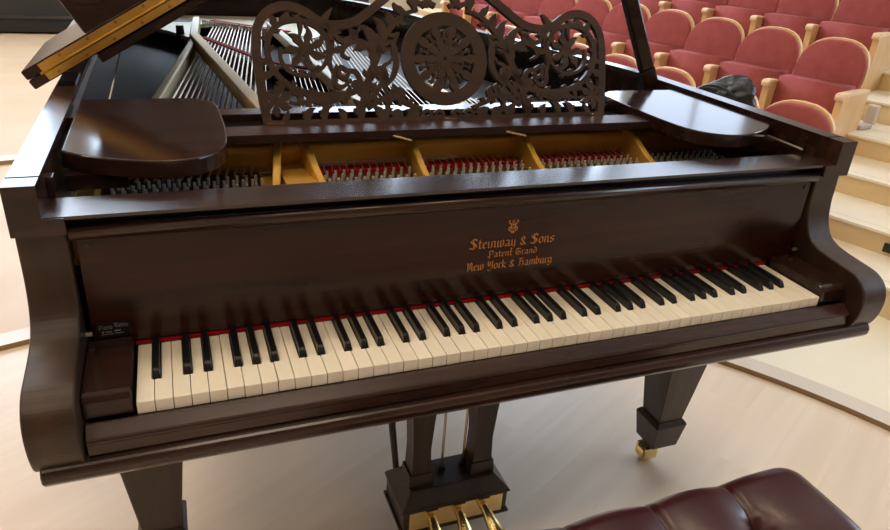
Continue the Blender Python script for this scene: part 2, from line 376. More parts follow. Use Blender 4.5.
# --- lettering: broad-nib strokes on the fallboard
G = {
 'S': ([[(.92, 1.3), (.7, 1.6), (.3, 1.5), (.12, 1.2), (.35, .95), (.8, .7), (.88, .3), (.5, 0), (.0, .2)], [(.42, 1.5), (.62, .1)]], 1.1),
 't': ([[(.2, 1.4), (.2, .15), (.35, 0), (.5, .1)], [(0, .97), (.5, .97)]], .55),
 'e': ([[(.15, .48), (.52, .68), (.42, 1), (.12, .85), (.12, .15), (.32, 0), (.56, .15)]], .66),
 'i': ([[(.02, .88), (.15, 1), (.15, .12), (.3, 0)], [(.1, 1.3), (.2, 1.4)]], .42),
 'n': ([[(.02, .88), (.15, 1), (.15, .0)], [(.15, .82), (.42, 1.0), (.55, .88), (.55, .1), (.68, 0)]], .8),
 'w': ([[(.02, .9), (.14, 1), (.14, .1), (.3, 0), (.5, .12), (.5, 1)], [(.5, .12), (.68, 0), (.88, .15), (.88, .9), (.76, 1.05)]], 1.05),
 'a': ([[(.1, .88), (.35, 1), (.55, .85), (.55, .1), (.7, 0)], [(.55, .55), (.15, .4), (.12, .12), (.3, 0), (.55, .15)]], .8),
 'y': ([[(.02, .9), (.14, 1), (.14, .15), (.3, 0), (.55, .15)], [(.55, 1), (.55, -.2), (.3, -.5), (.05, -.38)]], .75),
 '&': ([[(.75, .3), (.5, 0), (.15, .1), (.1, .4), (.6, .85), (.55, 1.2), (.32, 1.3), (.17, 1.05), (.3, .75), (.78, 0)]], .95),
 'o': ([[(.32, 1), (.1, .85), (.1, .15), (.32, 0), (.56, .15), (.56, .85), (.32, 1)]], .72),
 's': ([[(.58, .85), (.38, 1), (.12, .85), (.15, .62), (.52, .4), (.52, .15), (.3, 0), (.05, .14)]], .68),
 'P': ([[(.3, 1.5), (.3, -.3)], [(.0, 1.25), (.3, 1.5), (.7, 1.55), (.9, 1.3), (.8, .75), (.4, .6)], [(.0, .2), (.3, .1)]], 1.05),
 'G': ([[(.9, 1.3), (.5, 1.55), (.1, 1.2), (.1, .4), (.45, 0), (.9, .2), (.9, .7), (.55, .75)], [(.05, 1.5), (.5, 1.35), (.95, 1.55)], [(.5, 1.3), (.46, .3)]], 1.1),
 'r': ([[(.02, .88), (.15, 1), (.15, .1), (.3, 0)], [(.15, .8), (.42, 1), (.52, .88)]], .56),
 'd': ([[(.12, 1.5), (.52, 1.1), (.56, .15), (.32, 0), (.1, .15), (.1, .8), (.35, .95)]], .74),
 'N': ([[(0, 1.35), (.25, 1.5), (.3, 0), (.08, -.1)], [(.3, 1.25), (.7, 1.55), (.9, 1.3), (.9, .1), (1.05, 0)], [(.6, 1.4), (.6, .3)]], 1.15),
 'Y': ([[(.0, 1.4), (.15, 1.5), (.18, .7), (.45, .55), (.85, .8)], [(.85, 1.55), (.88, .1), (.5, -.35), (.05, -.2)], [(.5, 1.4), (.5, .7)]], 1.1),
 'k': ([[(.15, 1.55), (.15, 0)], [(.15, .6), (.48, 1), (.52, .75), (.2, .5), (.52, .1), (.68, 0)]], .76),
 'H': ([[(.05, 1.35), (.35, 1.5), (.3, .1), (.02, 0)], [(.32, .85), (.65, 1.0), (.85, .75), (.82, .1), (.5, -.3)], [(.35, 1.5), (.6, 1.35), (.95, 1.5)]], 1.08),
 'm': ([[(.02, .88), (.15, 1), (.15, 0)], [(.15, .82), (.4, 1.0), (.52, .88), (.52, 0)], [(.52, .82), (.76, 1.0), (.88, .88), (.88, .1), (1.0, 0)]], 1.1),
 'b': ([[(.12, 1.5), (.12, .15), (.32, 0), (.56, .15), (.56, .8), (.35, 1), (.12, .8)]], .74),
 'u': ([[(.02, .9), (.14, 1), (.14, .1), (.3, 0), (.55, .15)], [(.55, 1), (.55, .1), (.7, 0)]], .8),
 'g': ([[(.55, .85), (.32, 1), (.1, .85), (.1, .2), (.3, .05), (.55, .2)], [(.6, 1), (.55, -.2), (.3, -.5), (.05, -.35)]], .75),
 'R': ([[(.25, 1.5), (.2, 0)], [(-.1, 1.3), (.3, 1.5), (.8, 1.5), (.85, 1.1), (.3, .8), (.9, 0), (1.1, .1)]], 1.15),
 ' ': ([], .5)}
def write(bm, text, x0, x1, zb, xh, y, nib=.25, ang=38, slope=0, th=.0006):
    W = sum(G[c][1] for c in text); k = (x1 - x0) / W; cx = 0
    nv = Vector((math.cos(R(ang)), math.sin(R(ang)))) * nib * xh * .5
    lay = 0
    for c in text:
        for stl in G[c][0]:
            pts = [Vector((x0 + (cx + p[0]) * k, zb + p[1] * xh + slope * (cx * k))) for p in stl]
            lay = (lay + 1) % 3
            for a, b in zip(pts, pts[1:]):
                yy = y - th - .00003 * lay
                q = [a - nv, a + nv, b + nv, b - nv]
                f = bm.faces.new([bm.verts.new((v.x, yy, v.y)) for v in q])
        cx += G[c][1]
FY = .1413
bm = bmesh.new()
write(bm, 'Steinway & Sons', -.078, .086, .8475, .0118, FY)
write(bm, 'Patent Grand', -.042, .054, .8290, .0080, FY)
write(bm, 'New York & Hamburg', -.081, .087, .8065, .0100, FY)
link('lettering', bm, GILT, fall, label='gilt blackletter maker inscription')
bm = bmesh.new()
def ribbon2(bm, pts, w, y, nsub=5):
    P_ = spline([Vector(p) for p in pts], nsub); n_ = len(P_); rows = []
    for i, p in enumerate(P_):
        t = (P_[min(i + 1, n_ - 1)] - P_[max(i - 1, 0)]); t = t.normalized() if t.length else Vector((1, 0)); nn = Vector((-t.y, t.x))
        ww = (w if not isinstance(w, tuple) else w[0] + (w[1] - w[0]) * i / (n_ - 1)) / 2
        rows.append([bm.verts.new((q.x, y, q.y)) for q in (p + nn * ww, p - nn * ww)])
    for a, b in zip(rows, rows[1:]): bm.faces.new((a[0], a[1], b[1], b[0]))
ex, ez = .001, .8725
for s in (1, -1):
    f = lambda L_: [(ex + s * a * .001, ez + b * .001) for a, b in L_]
    ribbon2(bm, f([(0, 2), (4, 3), (8, 6), (7, 10), (4, 12), (4.5, 16), (8, 19), (8.5, 22), (6, 22.5)]), .0021, FY - .0006)
    ribbon2(bm, f([(3, 6), (5, 9), (3, 10), (2, 8), (3.2, 7)]), .0014, FY - .0007)
    ribbon2(bm, f([(1.5, 13), (2.2, 17), (1.4, 23)]), .0009, FY - .00065)
ribbon2(bm, [(ex - .003, ez), (ex + .003, ez)], .002, FY - .00075); ribbon2(bm, [(ex, ez), (ex, ez + .024)], .0009, FY - .0008)
ribbon2(bm, [(ex - .004, ez + .015), (ex + .004, ez + .015)], .001, FY - .00085)
link('lyre_emblem', bm, GILT, fall, label='gilt lyre emblem above the inscription')
pl = boxo('maker_plaque', (-.662, -.616, .1395, .1412, .7645, .789), BLACKW, fall, .0008, 1, label='small black plaque with silver script')
bm = bmesh.new()
write(bm, 'Piano', -.659, -.640, .7785, .0040, .1395, .16, 60, 0, .0004); write(bm, 'Retro', -.6375, -.619, .7805, .0042, .1395, .16, 60, 0, .0004)
for a, b, z_, w_ in ((-.6545, -.6525, .7735, .0022), (-.650, -.642, .7732, .0011), (-.638, -.630, .7745, .0014), (-.656, -.640, .7695, .0007), (-.638, -.626, .7702, .0007)):
    ribbon2(bm, [(a, z_), (b, z_)], w_, .1391)
link('plaque_print', bm, SILVER, fall)

# --- legs
def leg(cx, cy):
    root = bmesh.new()
    def frus(bm, z0, z1, w0, w1): 
        V = [bm.verts.new((cx + sx * w, cy + sy * w, z)) for z, w in ((z0, w0), (z1, w1)) for sx, sy in ((-1, -1), (1, -1), (1, 1), (-1, 1))]
        bm.faces.new(V[:4][::-1]); bm.faces.new(V[4:])
        for k in range(4): bm.faces.new((V[k], V[(k + 1) % 4], V[4 + (k + 1) % 4], V[4 + k]))
    frus(root, .150, .6395, .0385, .088); bmesh.ops.recalc_face_normals(root, faces=root.faces); bevel(root, .002, 1)
    lg = link('leg', root, WOODV, piano)
    bm = bmesh.new(); frus(bm, .060, .140, .040, .050); frus(bm, .1402, .152, .050, .041); bmesh.ops.recalc_face_normals(bm, faces=bm.faces); bevel(bm, .0015, 1)
    link('foot_block', bm, WOODV, lg)
    bm = bmesh.new(); tube(bm, [(cx, cy, .061), (cx, cy, .048)], .026, 16); tube(bm, [(cx, cy, .048), (cx - .022, cy - .002, .036)], [.020, .014], 10)
    for s in (-1, 1): box(bm, cx - .048, cx - .008, cy - .004 + s * .019 - .003, cy - .004 + s * .019 + .003, .014, .050)
    link('caster_fork', bm, BRASS, lg)
    bm = bmesh.new(); tube(bm, [(cx - .030, cy - .018, .0255), (cx - .030, cy + .010, .0255)], .025, 20); link('caster_wheel', bm, BRASS, lg)
leg(.673, .392); leg(-.637, .392); leg(-.25, 2.3)

# --- pedal lyre
LX = .015
ly = bmesh.new()
bmv = [(-.132, .285, .038), (.132, .285, .038), (.132, .432, .038), (-.132, .432, .038)]
def frustum(bm, x0, x1, y0, y1, z0, X0, X1, Y0, Y1, z1):
    V = [bm.verts.new(p) for p in ((x0, y0, z0), (x1, y0, z0), (x1, y1, z0), (x0, y1, z0), (X0, Y0, z1), (X1, Y0, z1), (X1, Y1, z1), (X0, Y1, z1))]
    bm.faces.new(V[:4][::-1]); bm.faces.new(V[4:])
    for k in range(4): bm.faces.new((V[k], V[(k + 1) % 4], V[4 + (k + 1) % 4], V[4 + k]))
box(ly, LX - .134, LX + .134, .290, .430, .046, .104)
frustum(ly, LX - .140, LX + .140, .284, .436, .1042, LX - .136, LX + .136, .288, .432, .112)
frustum(ly, LX - .136, LX + .136, .288, .432, .1122, LX - .108, LX + .108, .318, .408, .140)
box(ly, LX - .140, LX + .140, .284, .436, .038, .0458)
bmesh.ops.recalc_face_normals(ly, faces=ly.faces); bevel(ly, .0015, 1)
lyre = link('pedal_lyre', ly, WOODV, piano)
for s in (-1, 1):
    bm = bmesh.new(); c = LX + s * .079
    frustum(bm, c - .031, c + .031, .330, .392, .1402, c - .029, c + .029, .332, .390, .172)
    rows = [(.1722, .024, .026), (.24, .022, .024), (.32, .026, .027), (.42, .034, .03), (.52, .042, .034), (.6395, .046, .036)]
    for (z0, w0, d0), (z1, w1, d1) in zip(rows, rows[1:]):
        frustum(bm, c - w0, c + w0, .361 - d0, .361 + d0, z0, c - w1, c + w1, .361 - d1, .361 + d1, z1)
    bmesh.ops.remove_doubles(bm, verts=bm.verts, dist=1e-5); bmesh.ops.recalc_face_normals(bm, faces=bm.faces)
    link('lyre_post', bm, WOODV, lyre)
    bm = bmesh.new(); tube(bm, [(LX + s * .112, .425, .120), (LX + s * .112, .47, .22), (LX + s * .10, .50, .30), (LX + s * .09, .56, .45), (LX + s * .08, .64, .639)], [.008, .009, .013, .012, .012], 8)
    link('lyre_brace', bm, WOODV, lyre)
for x in (-.055, -.012, .044):
    bm = bmesh.new(); tube(bm, [(LX + x, .372, .139), (LX + x, .372, .639)], .0032, 8); link('pedal_rod', bm, BRASS, lyre)
    bm = bmesh.new(); tube(bm, [(LX + x, .372, .1402), (LX + x, .372, .148)], .009, 10); link('rod_bushing', bm, BLACKW, lyre)
bp_ = boxo('pedal_plate', (LX - .120, LX + .120, .2870, .2896, .048, .101), BRASS, lyre, .0008, 1)
for px in (-.068, .002, .066):
    sk = .012 if px > .03 else 0
    path = spline([Vector(p) for p in ((LX + px, .290, .086), (LX + px, .272, .087), (LX + px + sk * .3, .250, .078), (LX + px + sk, .220, .060), (LX + px + sk * 2, .190, .048), (LX + px + sk * 2.6, .165, .046))], 4)
    bm = bmesh.new(); rows = []
    for i, p in enumerate(path):
        t = i / (len(path) - 1); w = .012 + .011 * max(0, min(1, (t - .3) / .4)); w *= (1 if t < .88 else math.sqrt(max(.02, 1 - ((t - .88) / .125) ** 2)))
        h = .008
        rows.append([bm.verts.new((p.x + a * w, p.y, p.z + b * h)) for a, b in ((-1, -.5), (-.7, .7), (0, 1), (.7, .7), (1, -.5), (0, -1))])
    for a, b in zip(rows, rows[1:]):
        for k in range(6): bm.faces.new((a[k], a[(k + 1) % 6], b[(k + 1) % 6], b[k]))
    bm.faces.new(rows[0]); bm.faces.new(rows[-1][::-1])
    link('pedal', bm, BRASS, lyre, smooth=True)
    boxo('pedal_mount', (LX + px - .015, LX + px + .015, .276, .2868, .092, .108), BRASS, lyre, .001, 1)

# --- soundboard and cast iron plate
inner_poly = inset(SM, .050)
ip = [p for p in inner_poly if p[1] > .22]; ip = [(.688, .215)] + ip + [(-.688, .215)]
prismo('soundboard', ip, 'z', .835, .850, SOUND, piano)
plate = boxo('cast_iron_plate', (-.682, .682, .206, .470, .862, .892), GOLD, piano)
PINF = mat('dark_bronze_pin_field', (.13, .085, .03), .45, metal=.4)
for a_, b_ in ((-.275, -.096), (-.074, .154), (.176, .424)): boxo('pin_field', (a_, b_, .215, .426, .8925, .8945), PINF, plate)
boxo('pin_field', (-.66, -.385, .215, .468, .8925, .8945), BLACKW, plate); boxo('pin_field', (.445, .66, .215, .468, .8925, .8945), BLACKW, plate)
wallp = [(.471, .8925), (.468, .915), (.466, .935), (.470, .944), (.478, .947), (.500, .947), (.500, .8925)]
prismo('plate_flange', wallp, 'x', -.675, .66, GOLD, plate, .002, 1)
def strut(x, w, yl, zl, xl):
    pts = spline([Vector(p) for p in ((.475, .952), (.445, .951), (.415, .940), (.385, .925), (.350, .912), (yl, zl))], 4)
    bm = bmesh.new(); rows = []
    for p in pts:
        t = (.475 - p.x) / (.475 - yl); xx = x + xl * t
        rows.append([bm.verts.new(c) for c in ((xx - w, p.x, p.y), (xx + w, p.x, p.y), (xx + w * .9, p.x, .8922), (xx - w * .9, p.x, .8922))])
    for a, b in zip(rows, rows[1:]):
        for k in range(4): bm.faces.new((a[k], a[(k + 1) % 4], b[(k + 1) % 4], b[k]))
    bm.faces.new(rows[0]); bm.faces.new(rows[-1][::-1]); bmesh.ops.recalc_face_normals(bm, faces=bm.faces); bevel(bm, .002, 1, 40)
    return link('strut', bm, GOLD, plate)
strut(-.345, .007, .29, .904, -.035); strut(-.300, .007, .29, .904, .02); strut(-.085, .0065, .29, .904, .0); strut(.165, .0065, .29, .904, .0); strut(.435, .0065, .29, .904, .0)
boxo('strut_web', (-.350, -.288, .30, .466, .8923, .908), GOLD, plate, .006, 3)
# treble cap on the right, cheek on the left
boxo('plate_cheek', (-.682, -.655, .206, .468, .8923, .925), GOLD, plate, .004, 2)
# red felt under the strings
for a, b in ((-.275, -.100), (-.070, .150), (.180, .415)):
    boxo('red_felt', (a, b, .427, .458, .8923, .903), RED, plate, .002, 1)
boxo('string_rest', (-.275, .02, .4585, .4685, .8923, .910), STEEL, plate, .002, 1)
# tuning pins, too small to pick apart
bm = bmesh.new()
for r_ in range(4):
    for i in range(78):
        x = -.640 + i * .0165 + (r_ % 2) * .006 + r_ * .002
        if -.385 < x < -.282 or abs(x + .085) < .014 or abs(x - .165) < .014 or abs(x - .435) < .014 or x > .645: continue
        y = .345 + r_ * .0225
        tube(bm, [(x, y, .8921), (x, y - .002, .909)], .0027, 6)
link('tuning_pins', bm, PIN, plate, kind='stuff')
# strings
bm = bmesh.new()
def yend(x):
    T = [(-.62, 2.35), (-.42, 2.55), (-.32, 2.5), (-.05, 2.2), (.0, 1.75), (.12, 1.15), (.35, .85), (.5, .76), (.66, .66)]
    for (a, ya), (b, yb) in zip(T, T[1:]):
        if a <= x <= b: return ya + (yb - ya) * (x - a) / (b - a)
    return .7
def sdx(x): return .15 - .07 * (x + .6)
N_ = 84
for i in range(N_):
    x = -.63 + 1.25 * i / (N_ - 1)
    if -.372 < x < -.29 or abs(x + .09) < .012 or abs(x - .16) < .012 or abs(x - .43) < .012: continue
    xe = x; ye = yend(x)
    tube(bm, [(x, .414, .906), (x + .01, .475, .9045), (x + .013, .52, .9035), (x + sdx(x) * (ye - .52), ye, .9035)], .0014 if x > -.4 else .0024, 5, False)
link('strings', bm, COPPER, plate, kind='stuff')
# tail web of the plate, bars, bridges, felts
tail = [(-.66, 2.40), (-.52, 2.20), (-.44, 2.02), (-.40, 2.38), (-.30, 2.46), (-.05, 2.17), (.02, 2.05), (.10, 2.15), (.11, 2.63), (0, 2.67), (-.3, 2.685), (-.54, 2.675), (-.63, 2.62), (-.67, 2.5)]
prismo('tail_web', tail, 'z', .893, .908, PALEG, plate)
bm = bmesh.new()
def bar(bm, a, b, w, z0, z1):
    a = Vector(a); b = Vector(b); t = (b - a).normalized(); nn = Vector((-t.y, t.x)) * w / 2
    V = [bm.verts.new((*p, z)) for z in (z0, z1) for p in (a - nn, b - nn, b + nn, a + nn)]
    bm.faces.new(V[:4][::-1]); bm.faces.new(V[4:])
    for k in range(4): bm.faces.new((V[k], V[(k + 1) % 4], V[4 + (k + 1) % 4], V[4 + k]))
def baro(name, a, b, w, z0, z1, m, bv=.004):
    bm = bmesh.new(); bar(bm, a, b, w, z0, z1); bmesh.ops.recalc_face_normals(bm, faces=bm.faces); bevel(bm, bv, 2)
    return link(name, bm, m, plate)
baro('plate_edge_bar', (-.625, .50), (-.435, 1.88), .022, .852, .930, PALEG)
baro('plate_edge_bar', (-.438, 1.87), (-.40, 2.42), .028, .886, .935, PALEG)
baro('plate_strut_bar', (-.313, .50), (-.432, 1.88), .034, .907, .944, GOLD)
baro('plate_strut_bar', (-.085, .50), (-.12, 2.25), .026, .907, .940, PALEG)
baro('plate_strut_bar', (.165, .50), (.165, 1.05), .022, .907, .940, GOLD)
baro('plate_strut_bar', (.435, .50), (.44, .84), .022, .907, .940, GOLD)
baro('bridge', (-.40, 2.02), (-.25, 1.55), .030, .85, .899, SOUND); baro('bridge', (-.25, 1.55), (.30, .98), .030, .85, .899, BLACKW)
baro('bridge_felt', (-.395, 2.05), (-.235, 1.58), .022, .903, .909, PINKF, .001); baro('bridge_felt', (-.235, 1.57), (-.02, 1.32), .022, .903, .909, PINKF, .001)
baro('hitch_felt', (-.335, 2.50), (-.05, 2.20), .030, .9085, .913, PINKF, .001)
bm = bmesh.new()
for i in range(34):
    t = i / 33; c = Vector((-.375 + .29 * t, 2.42 - .29 * t))
    tube(bm, [(c.x, c.y, .905), (c.x, c.y, .922)], .0035, 6)
link('hitch_pins', bm, STEEL, plate, kind='stuff')
bm = bmesh.new(); bmesh.ops.create_cone(bm, cap_ends=True, segments=20, radius1=.05, radius2=.05, depth=.002, matrix=Matrix.Translation((-.47, 2.50, .9095)) @ Matrix.Diagonal((1.25, .8, 1, 1)))
link('plate_hole', bm, BLACKW, plate)
bm = bmesh.new(); tube(bm, [(-.475, 2.12, .86), (-.475, 2.12, .94)], [.018, .014], 12); link('plate_bolt', bm, BLACKW, plate)
# dampers behind the flange
bm = bmesh.new()
for i in range(70):
    x = -.62 + i * .0152
    if abs(x + .09) < .012 or abs(x - .16) < .012 or abs(x + .33) < .03 : continue
    box(bm, x - .0045, x + .0045, .535 + .03 * (i % 2) * 0, .60, .905, .935)
link('dampers', bm, BLACKW, plate, kind='stuff')

# --- music desk tray, shelves and fretwork desk
boxo('desk_tray', (-.455, .455, .400, .462, .972, .986), TRAYW, piano, .003)
boxo('desk_tray', (-.455, .455, .4625, .565, .955, .968), BLACKW, piano)  # black filler board standing in for the darkness of the open gap
boxo('desk_tray', (-.455, .455, .566, .612, .962, .982), WOOD, piano, .003)
for s in (-1, 1):
    pts = [(.690, .306), (.660, .278), (.620, .254), (.570, .234), (.530, .229), (.495, .241), (.466, .268), (.449, .315), (.443, .40), (.443, .50), (.446, .575), (.455, .605), (.475, .628), (.505, .638), (.60, .640), (.690, .638)]
    q = [(s * a, b) for a, b in pts]
    cl = [tuple(p) for p in spline([Vector(p) for p in q], 3)]
    prismo('side_shelf', cl, 'z', .972, 1.000, SHELFW, piano, .003, 3)
    for yy in (.27, .60):
        a, b = sorted((s * .60, s * .684)); boxo('shelf_runner', (a, b, yy, yy + .03, .948, .9715), SHELFW, piano)
for x0, x1 in ((-.140, -.108), (.098, .135)):
    bm = bmesh.new(); tube(bm, [(x0, .399, .976), (x1, .382, .970)], .0022, 8); link('desk_catch', bm, BRASS, piano)

TH = .011; TILT = R(20); DO = Vector((0, .47, .988)); DUP = Vector((0, math.sin(TILT), math.cos(TILT))); DN = Vector((0, math.cos(TILT), -math.sin(TILT)))
def d3(p, k): return DO + Vector((p[0], 0, 0)) + DUP * p[1] + DN * k
def du(X, Y):          # design units (left half traced on a 530-unit sheet) to desk metres
    return Vector((-.3746 + .00043236 * X - .00004098 * Y + .00000001 * X * Y + .00000006 * X * X - .008, .22228 + .00001416 * X - .00043827 * Y - .00000006 * X * Y))
desk_root = None
lay_n = [0]
def slab(bm, quads_rows, closed=False):
    lay_n[0] = (lay_n[0] + 1) % 7; e = lay_n[0] * .00012
    rows = [[bm.verts.new(d3(a, -e)), bm.verts.new(d3(b, -e)), bm.verts.new(d3(b, TH + e)), bm.verts.new(d3(a, TH + e))] for a, b in quads_rows]
    pairs = list(zip(rows, rows[1:])) + ([(rows[-1], rows[0])] if closed else [])
    for a, b in pairs:
        for k in range(4): bm.faces.new((a[k], b[k], b[(k + 1) % 4], a[(k + 1) % 4]))
    if not closed: bm.faces.new(rows[0]); bm.faces.new(rows[-1][::-1])
def rib(bm, pts, w0, w1=None, wm=None, mir=1, n=5):
    """tapered ribbon through design points; widths in metres at start, middle, end"""
    P_ = spline([du(*p) for p in pts], n); N = len(P_); w1 = w0 if w1 is None else w1; rows = []
    for i, p in enumerate(P_):
        t = i / (N - 1); d = P_[min(i + 1, N - 1)] - P_[max(i - 1, 0)]; d = d.normalized() if d.length else Vector((1, 0)); nn = Vector((-d.y, d.x))
        w = w0 + (w1 - w0) * t
        if wm is not None: w = (w0 + (wm - w0) * t * 2) if t < .5 else (wm + (w1 - wm) * (t - .5) * 2)
        a, b = p + nn * w / 2, p - nn * w / 2
        rows.append((Vector((a.x * mir, a.y)), Vector((b.x * mir, b.y))))
    slab(bm, rows)
def leaf(bm, a, b, w, mir=1, curl=0):
    A, B = Vector(a), Vector(b); d = B - A; nn = Vector((-d.y, d.x)) * curl
    rib(bm, [tuple(A), tuple(A + d * .35 + nn * .8), tuple(A + d * .7 + nn), tuple(B)], w * .35, .0012, w, mir, 4)
def disc(bm, c, r, mir=1, ky=1):
    C_ = du(*c); rows = []
    for k in range(15):
        t = math.pi * k / 14; x = -math.cos(t) * r; h = max(.0003, math.sin(t) * r * ky)
        rows.append((Vector(((C_.x + x) * mir, C_.y + h)), Vector(((C_.x + x) * mir, C_.y - h))))
    slab(bm, rows)
def annul(bm, cx, cz, r0, r1, n=56):
    rows = []
    for k in range(n):
        t = 2 * math.pi * k / n; d = Vector((math.cos(t), math.sin(t))); c = Vector((cx, cz)); rows.append((c + d * r1, c + d * r0))
    slab(bm, rows, True)
# outer frame
bm = bmesh.new()
for m_ in (1, -1):
    rib(bm, [(92, 505), (72, 400), (55, 290), (43, 190), (48, 110), (80, 55), (130, 28), (185, 27), (240, 48), (285, 78), (330, 98), (385, 100), (440, 88), (490, 55), (540, 15), (590, -25)], .0165, .0165, .0165, m_, 6)
    rib(bm, [(318, 82), (332, 58), (350, 34)], .016, .002, .010, m_)                       # thorn
    rib(bm, [(590, -25), (640, -62), (690, -78), (730, -70), (760, -78)], .0165, .014, None, m_)
bm2 = bm
rows = [(Vector((-.366, y)), Vector((.366, y))) for y in (-.004, .005)]; slab(bm2, rows)
desk_root = link('music_desk', bm2, DESKW, piano, label='dark walnut fretwork music desk')
# central medallion
bm = bmesh.new(); CZ = .118
annul(bm, 0, CZ, .066, .092); annul(bm, 0, CZ, .012, .019, 20)
for k in range(10):
    t = 2 * math.pi * k / 10; d = Vector((math.cos(t), math.sin(t))); nn = Vector((-d.y, d.x)); c = Vector((0, CZ))
    rows = []
    for j in range(11):
        q = j / 10; w = .0022 + .0052 * abs(math.sin(math.pi * q * 2)) + .0025 * q; rows.append((c + d * (.014 + .054 * q) + nn * w, c + d * (.014 + .054 * q) - nn * w))
    slab(bm, rows)
    for sg in (-1, 1):
        rows = []
        for j in range(13):
            q = j / 12; a = t + sg * (.05 + .26 * math.sin(q * 2.3)); r_ = .022 + .040 * q - .012 * max(0, q - .6); e = c + Vector((math.cos(a), math.sin(a))) * r_
            wn = Vector((math.cos(a), math.sin(a))) * .0016 + Vector((-math.sin(a), math.cos(a))) * .0018 * sg; rows.append((e + wn, e - wn))
        slab(bm, rows)
annul(bm, 0, CZ, .0, .010, 16) if False else annul(bm, 0, CZ, .004, .013, 20)
annul(bm, 0, CZ, .038, .0415, 40)
link('medallion', bm, DESKW, desk_root)
# scrolls and leaves, mirrored
bm = bmesh.new()
for m_ in (1, -1):
    # main acanthus spiral
    rib(bm, [(520, 300), (480, 350), (420, 378), (340, 388), (250, 378), (175, 345), (120, 290), (92, 225), (92, 160), (118, 112), (165, 84), (225, 82), (285, 105), (328, 150), (340, 205), (322, 262), (280, 298), (228, 305), (175, 285), (145, 240), (142, 190)], .013, .006, .0095, m_, 6)
    rib(bm, [(330, 95), (350, 150), (350, 200), (345, 260), (375, 330)], .006, .004, .009, m_)
    disc(bm, (243, 200), .0125, m_)
    for k in range(7):
        t = 2 * math.pi * k / 7 + .3; c = (243, 200)
        a = (c[0] + 18 * math.cos(t), c[1] + 18 * math.sin(t)); b = (c[0] + 92 * math.cos(t), c[1] + 92 * math.sin(t))
        leaf(bm, a, b, .0155, m_, .12)
    # serrated leaflets along the stems
    def leaflets(pts, step, ln, w, sides):
        Q = [Vector(p) for p in spline([Vector(p) for p in pts], 6)]; acc = 0; sd = 0
        for i in range(1, len(Q) - 1):
            acc += (Q[i] - Q[i - 1]).length
            if acc < step: continue
            acc = 0; sd += 1; t = (Q[i + 1] - Q[i - 1]).normalized(); nn = Vector((-t.y, t.x)) * (sides[sd % len(sides)])
            leaf(bm, tuple(Q[i]), tuple(Q[i] + nn * ln + t * ln * .8), w, m_, .15 * sides[sd % len(sides)])
    leaflets([(520, 300), (480, 350), (420, 378), (340, 388), (250, 378), (175, 345), (120, 290), (92, 225), (92, 160), (118, 112), (165, 84)], 40, 26, .0085, (1, -1))
    leaflets([(165, 84), (225, 82), (285, 105), (328, 150), (340, 205), (322, 262), (280, 298), (228, 305)], 36, 22, .0075, (1, -1))
    leaflets([(470, 505), (478, 430), (490, 370), (510, 300), (535, 230), (560, 160), (600, 100), (650, 55)], 34, 32, .0095, (1, -1))
    leaflets([(500, 440), (560, 400), (620, 395), (660, 420), (720, 440)], 32, 26, .009, (1, -1))
    leaflets([(180, 415), (215, 420), (270, 410), (330, 420), (400, 395), (470, 345)], 30, 24, .0085, (1, -1))
    rib(bm, [(345, 110), (372, 150), (400, 165), (440, 140), (470, 110)], .006, .004, .011, m_)
    rib(bm, [(430, 320), (400, 350), (370, 345), (360, 300), (372, 260)], .006, .004, .010, m_)
    rib(bm, [(600, 470), (580, 430), (600, 400), (640, 395)], .006, .004, .009, m_)
    rib(bm, [(620, 130), (600, 190), (615, 250), (600, 310), (570, 350), (585, 385)], .006, .005, .011, m_)
    # sprays off the spiral
    for a, b, w, c in (((118, 112), (98, 60), .014, .1), ((165, 84), (175, 48), .014, -.1), ((95, 170), (62, 150), .012, .1), ((92, 230), (58, 260), .012, -.1), ((120, 290), (75, 330), .015, .15), ((165, 335), (95, 372), .014, -.15),
                       ((250, 378), (165, 388), .014, .15), ((340, 388), (240, 420), .017, .12), ((400, 380), (300, 435), .016, .15), ((285, 105), (300, 100), .01, 0), ((220, 150), (190, 60), .010, .2), ((340, 205), (405, 175), .013, .15), ((328, 150), (390, 130), .013, -.12)):
        leaf(bm, a, b, w, m_, c)
    # corner flower
    disc(bm, (128, 412), .0065, m_)
    for k in range(6):
        t = 2 * math.pi * k / 6 + .4; leaf(bm, (128 + 12 * math.cos(t), 412 + 12 * math.sin(t)), (128 + 68 * math.cos(t), 412 + 68 * math.sin(t)), .017, m_, .1)
    rib(bm, [(180, 415), (215, 420), (270, 410), (330, 420), (400, 395), (470, 345)], .005, .006, .008, m_)
    # lower leaves standing on the rail
    for a, b, w, c in (((255, 500), (230, 455), .017, .2), ((255, 490), (285, 440), .016, -.2), ((320, 500), (300, 450), .016, .2), ((320, 495), (355, 430), .016, -.2), ((400, 500), (380, 440), .016, .15), ((470, 500), (440, 400), .019, .15),
                       ((470, 500), (505, 420), .017, -.2), ((560, 500), (520, 430), .019, .15), ((560, 500), (600, 440), .018, -.2), ((640, 500), (590, 455), .018, .2), ((700, 500), (650, 445), .02, .2), ((150, 500), (175, 450), .012, .1)):
        leaf(bm, a, b, w, m_, c)
    # stem fan rising from the middle of each wing
    rib(bm, [(470, 505), (478, 430), (490, 370), (510, 300), (535, 230), (560, 160), (600, 100), (650, 55), (700, 40)], .011, .006, .013, m_)
    rib(bm, [(500, 400), (470, 330), (450, 290), (415, 285), (385, 270), (382, 305), (408, 318), (420, 298)], .009, .007, .008, m_)
    rib(bm, [(500, 360), (500, 300), (520, 250), (505, 190), (455, 165), (410, 185), (395, 220), (425, 238)], .008, .005, .010, m_)
    rib(bm, [(495, 420), (540, 360), (570, 310), (560, 270), (590, 250)], .008, .006, .012, m_)
    rib(bm, [(500, 440), (560, 400), (620, 395), (660, 420), (720, 440)], .009, .007, .013, m_)
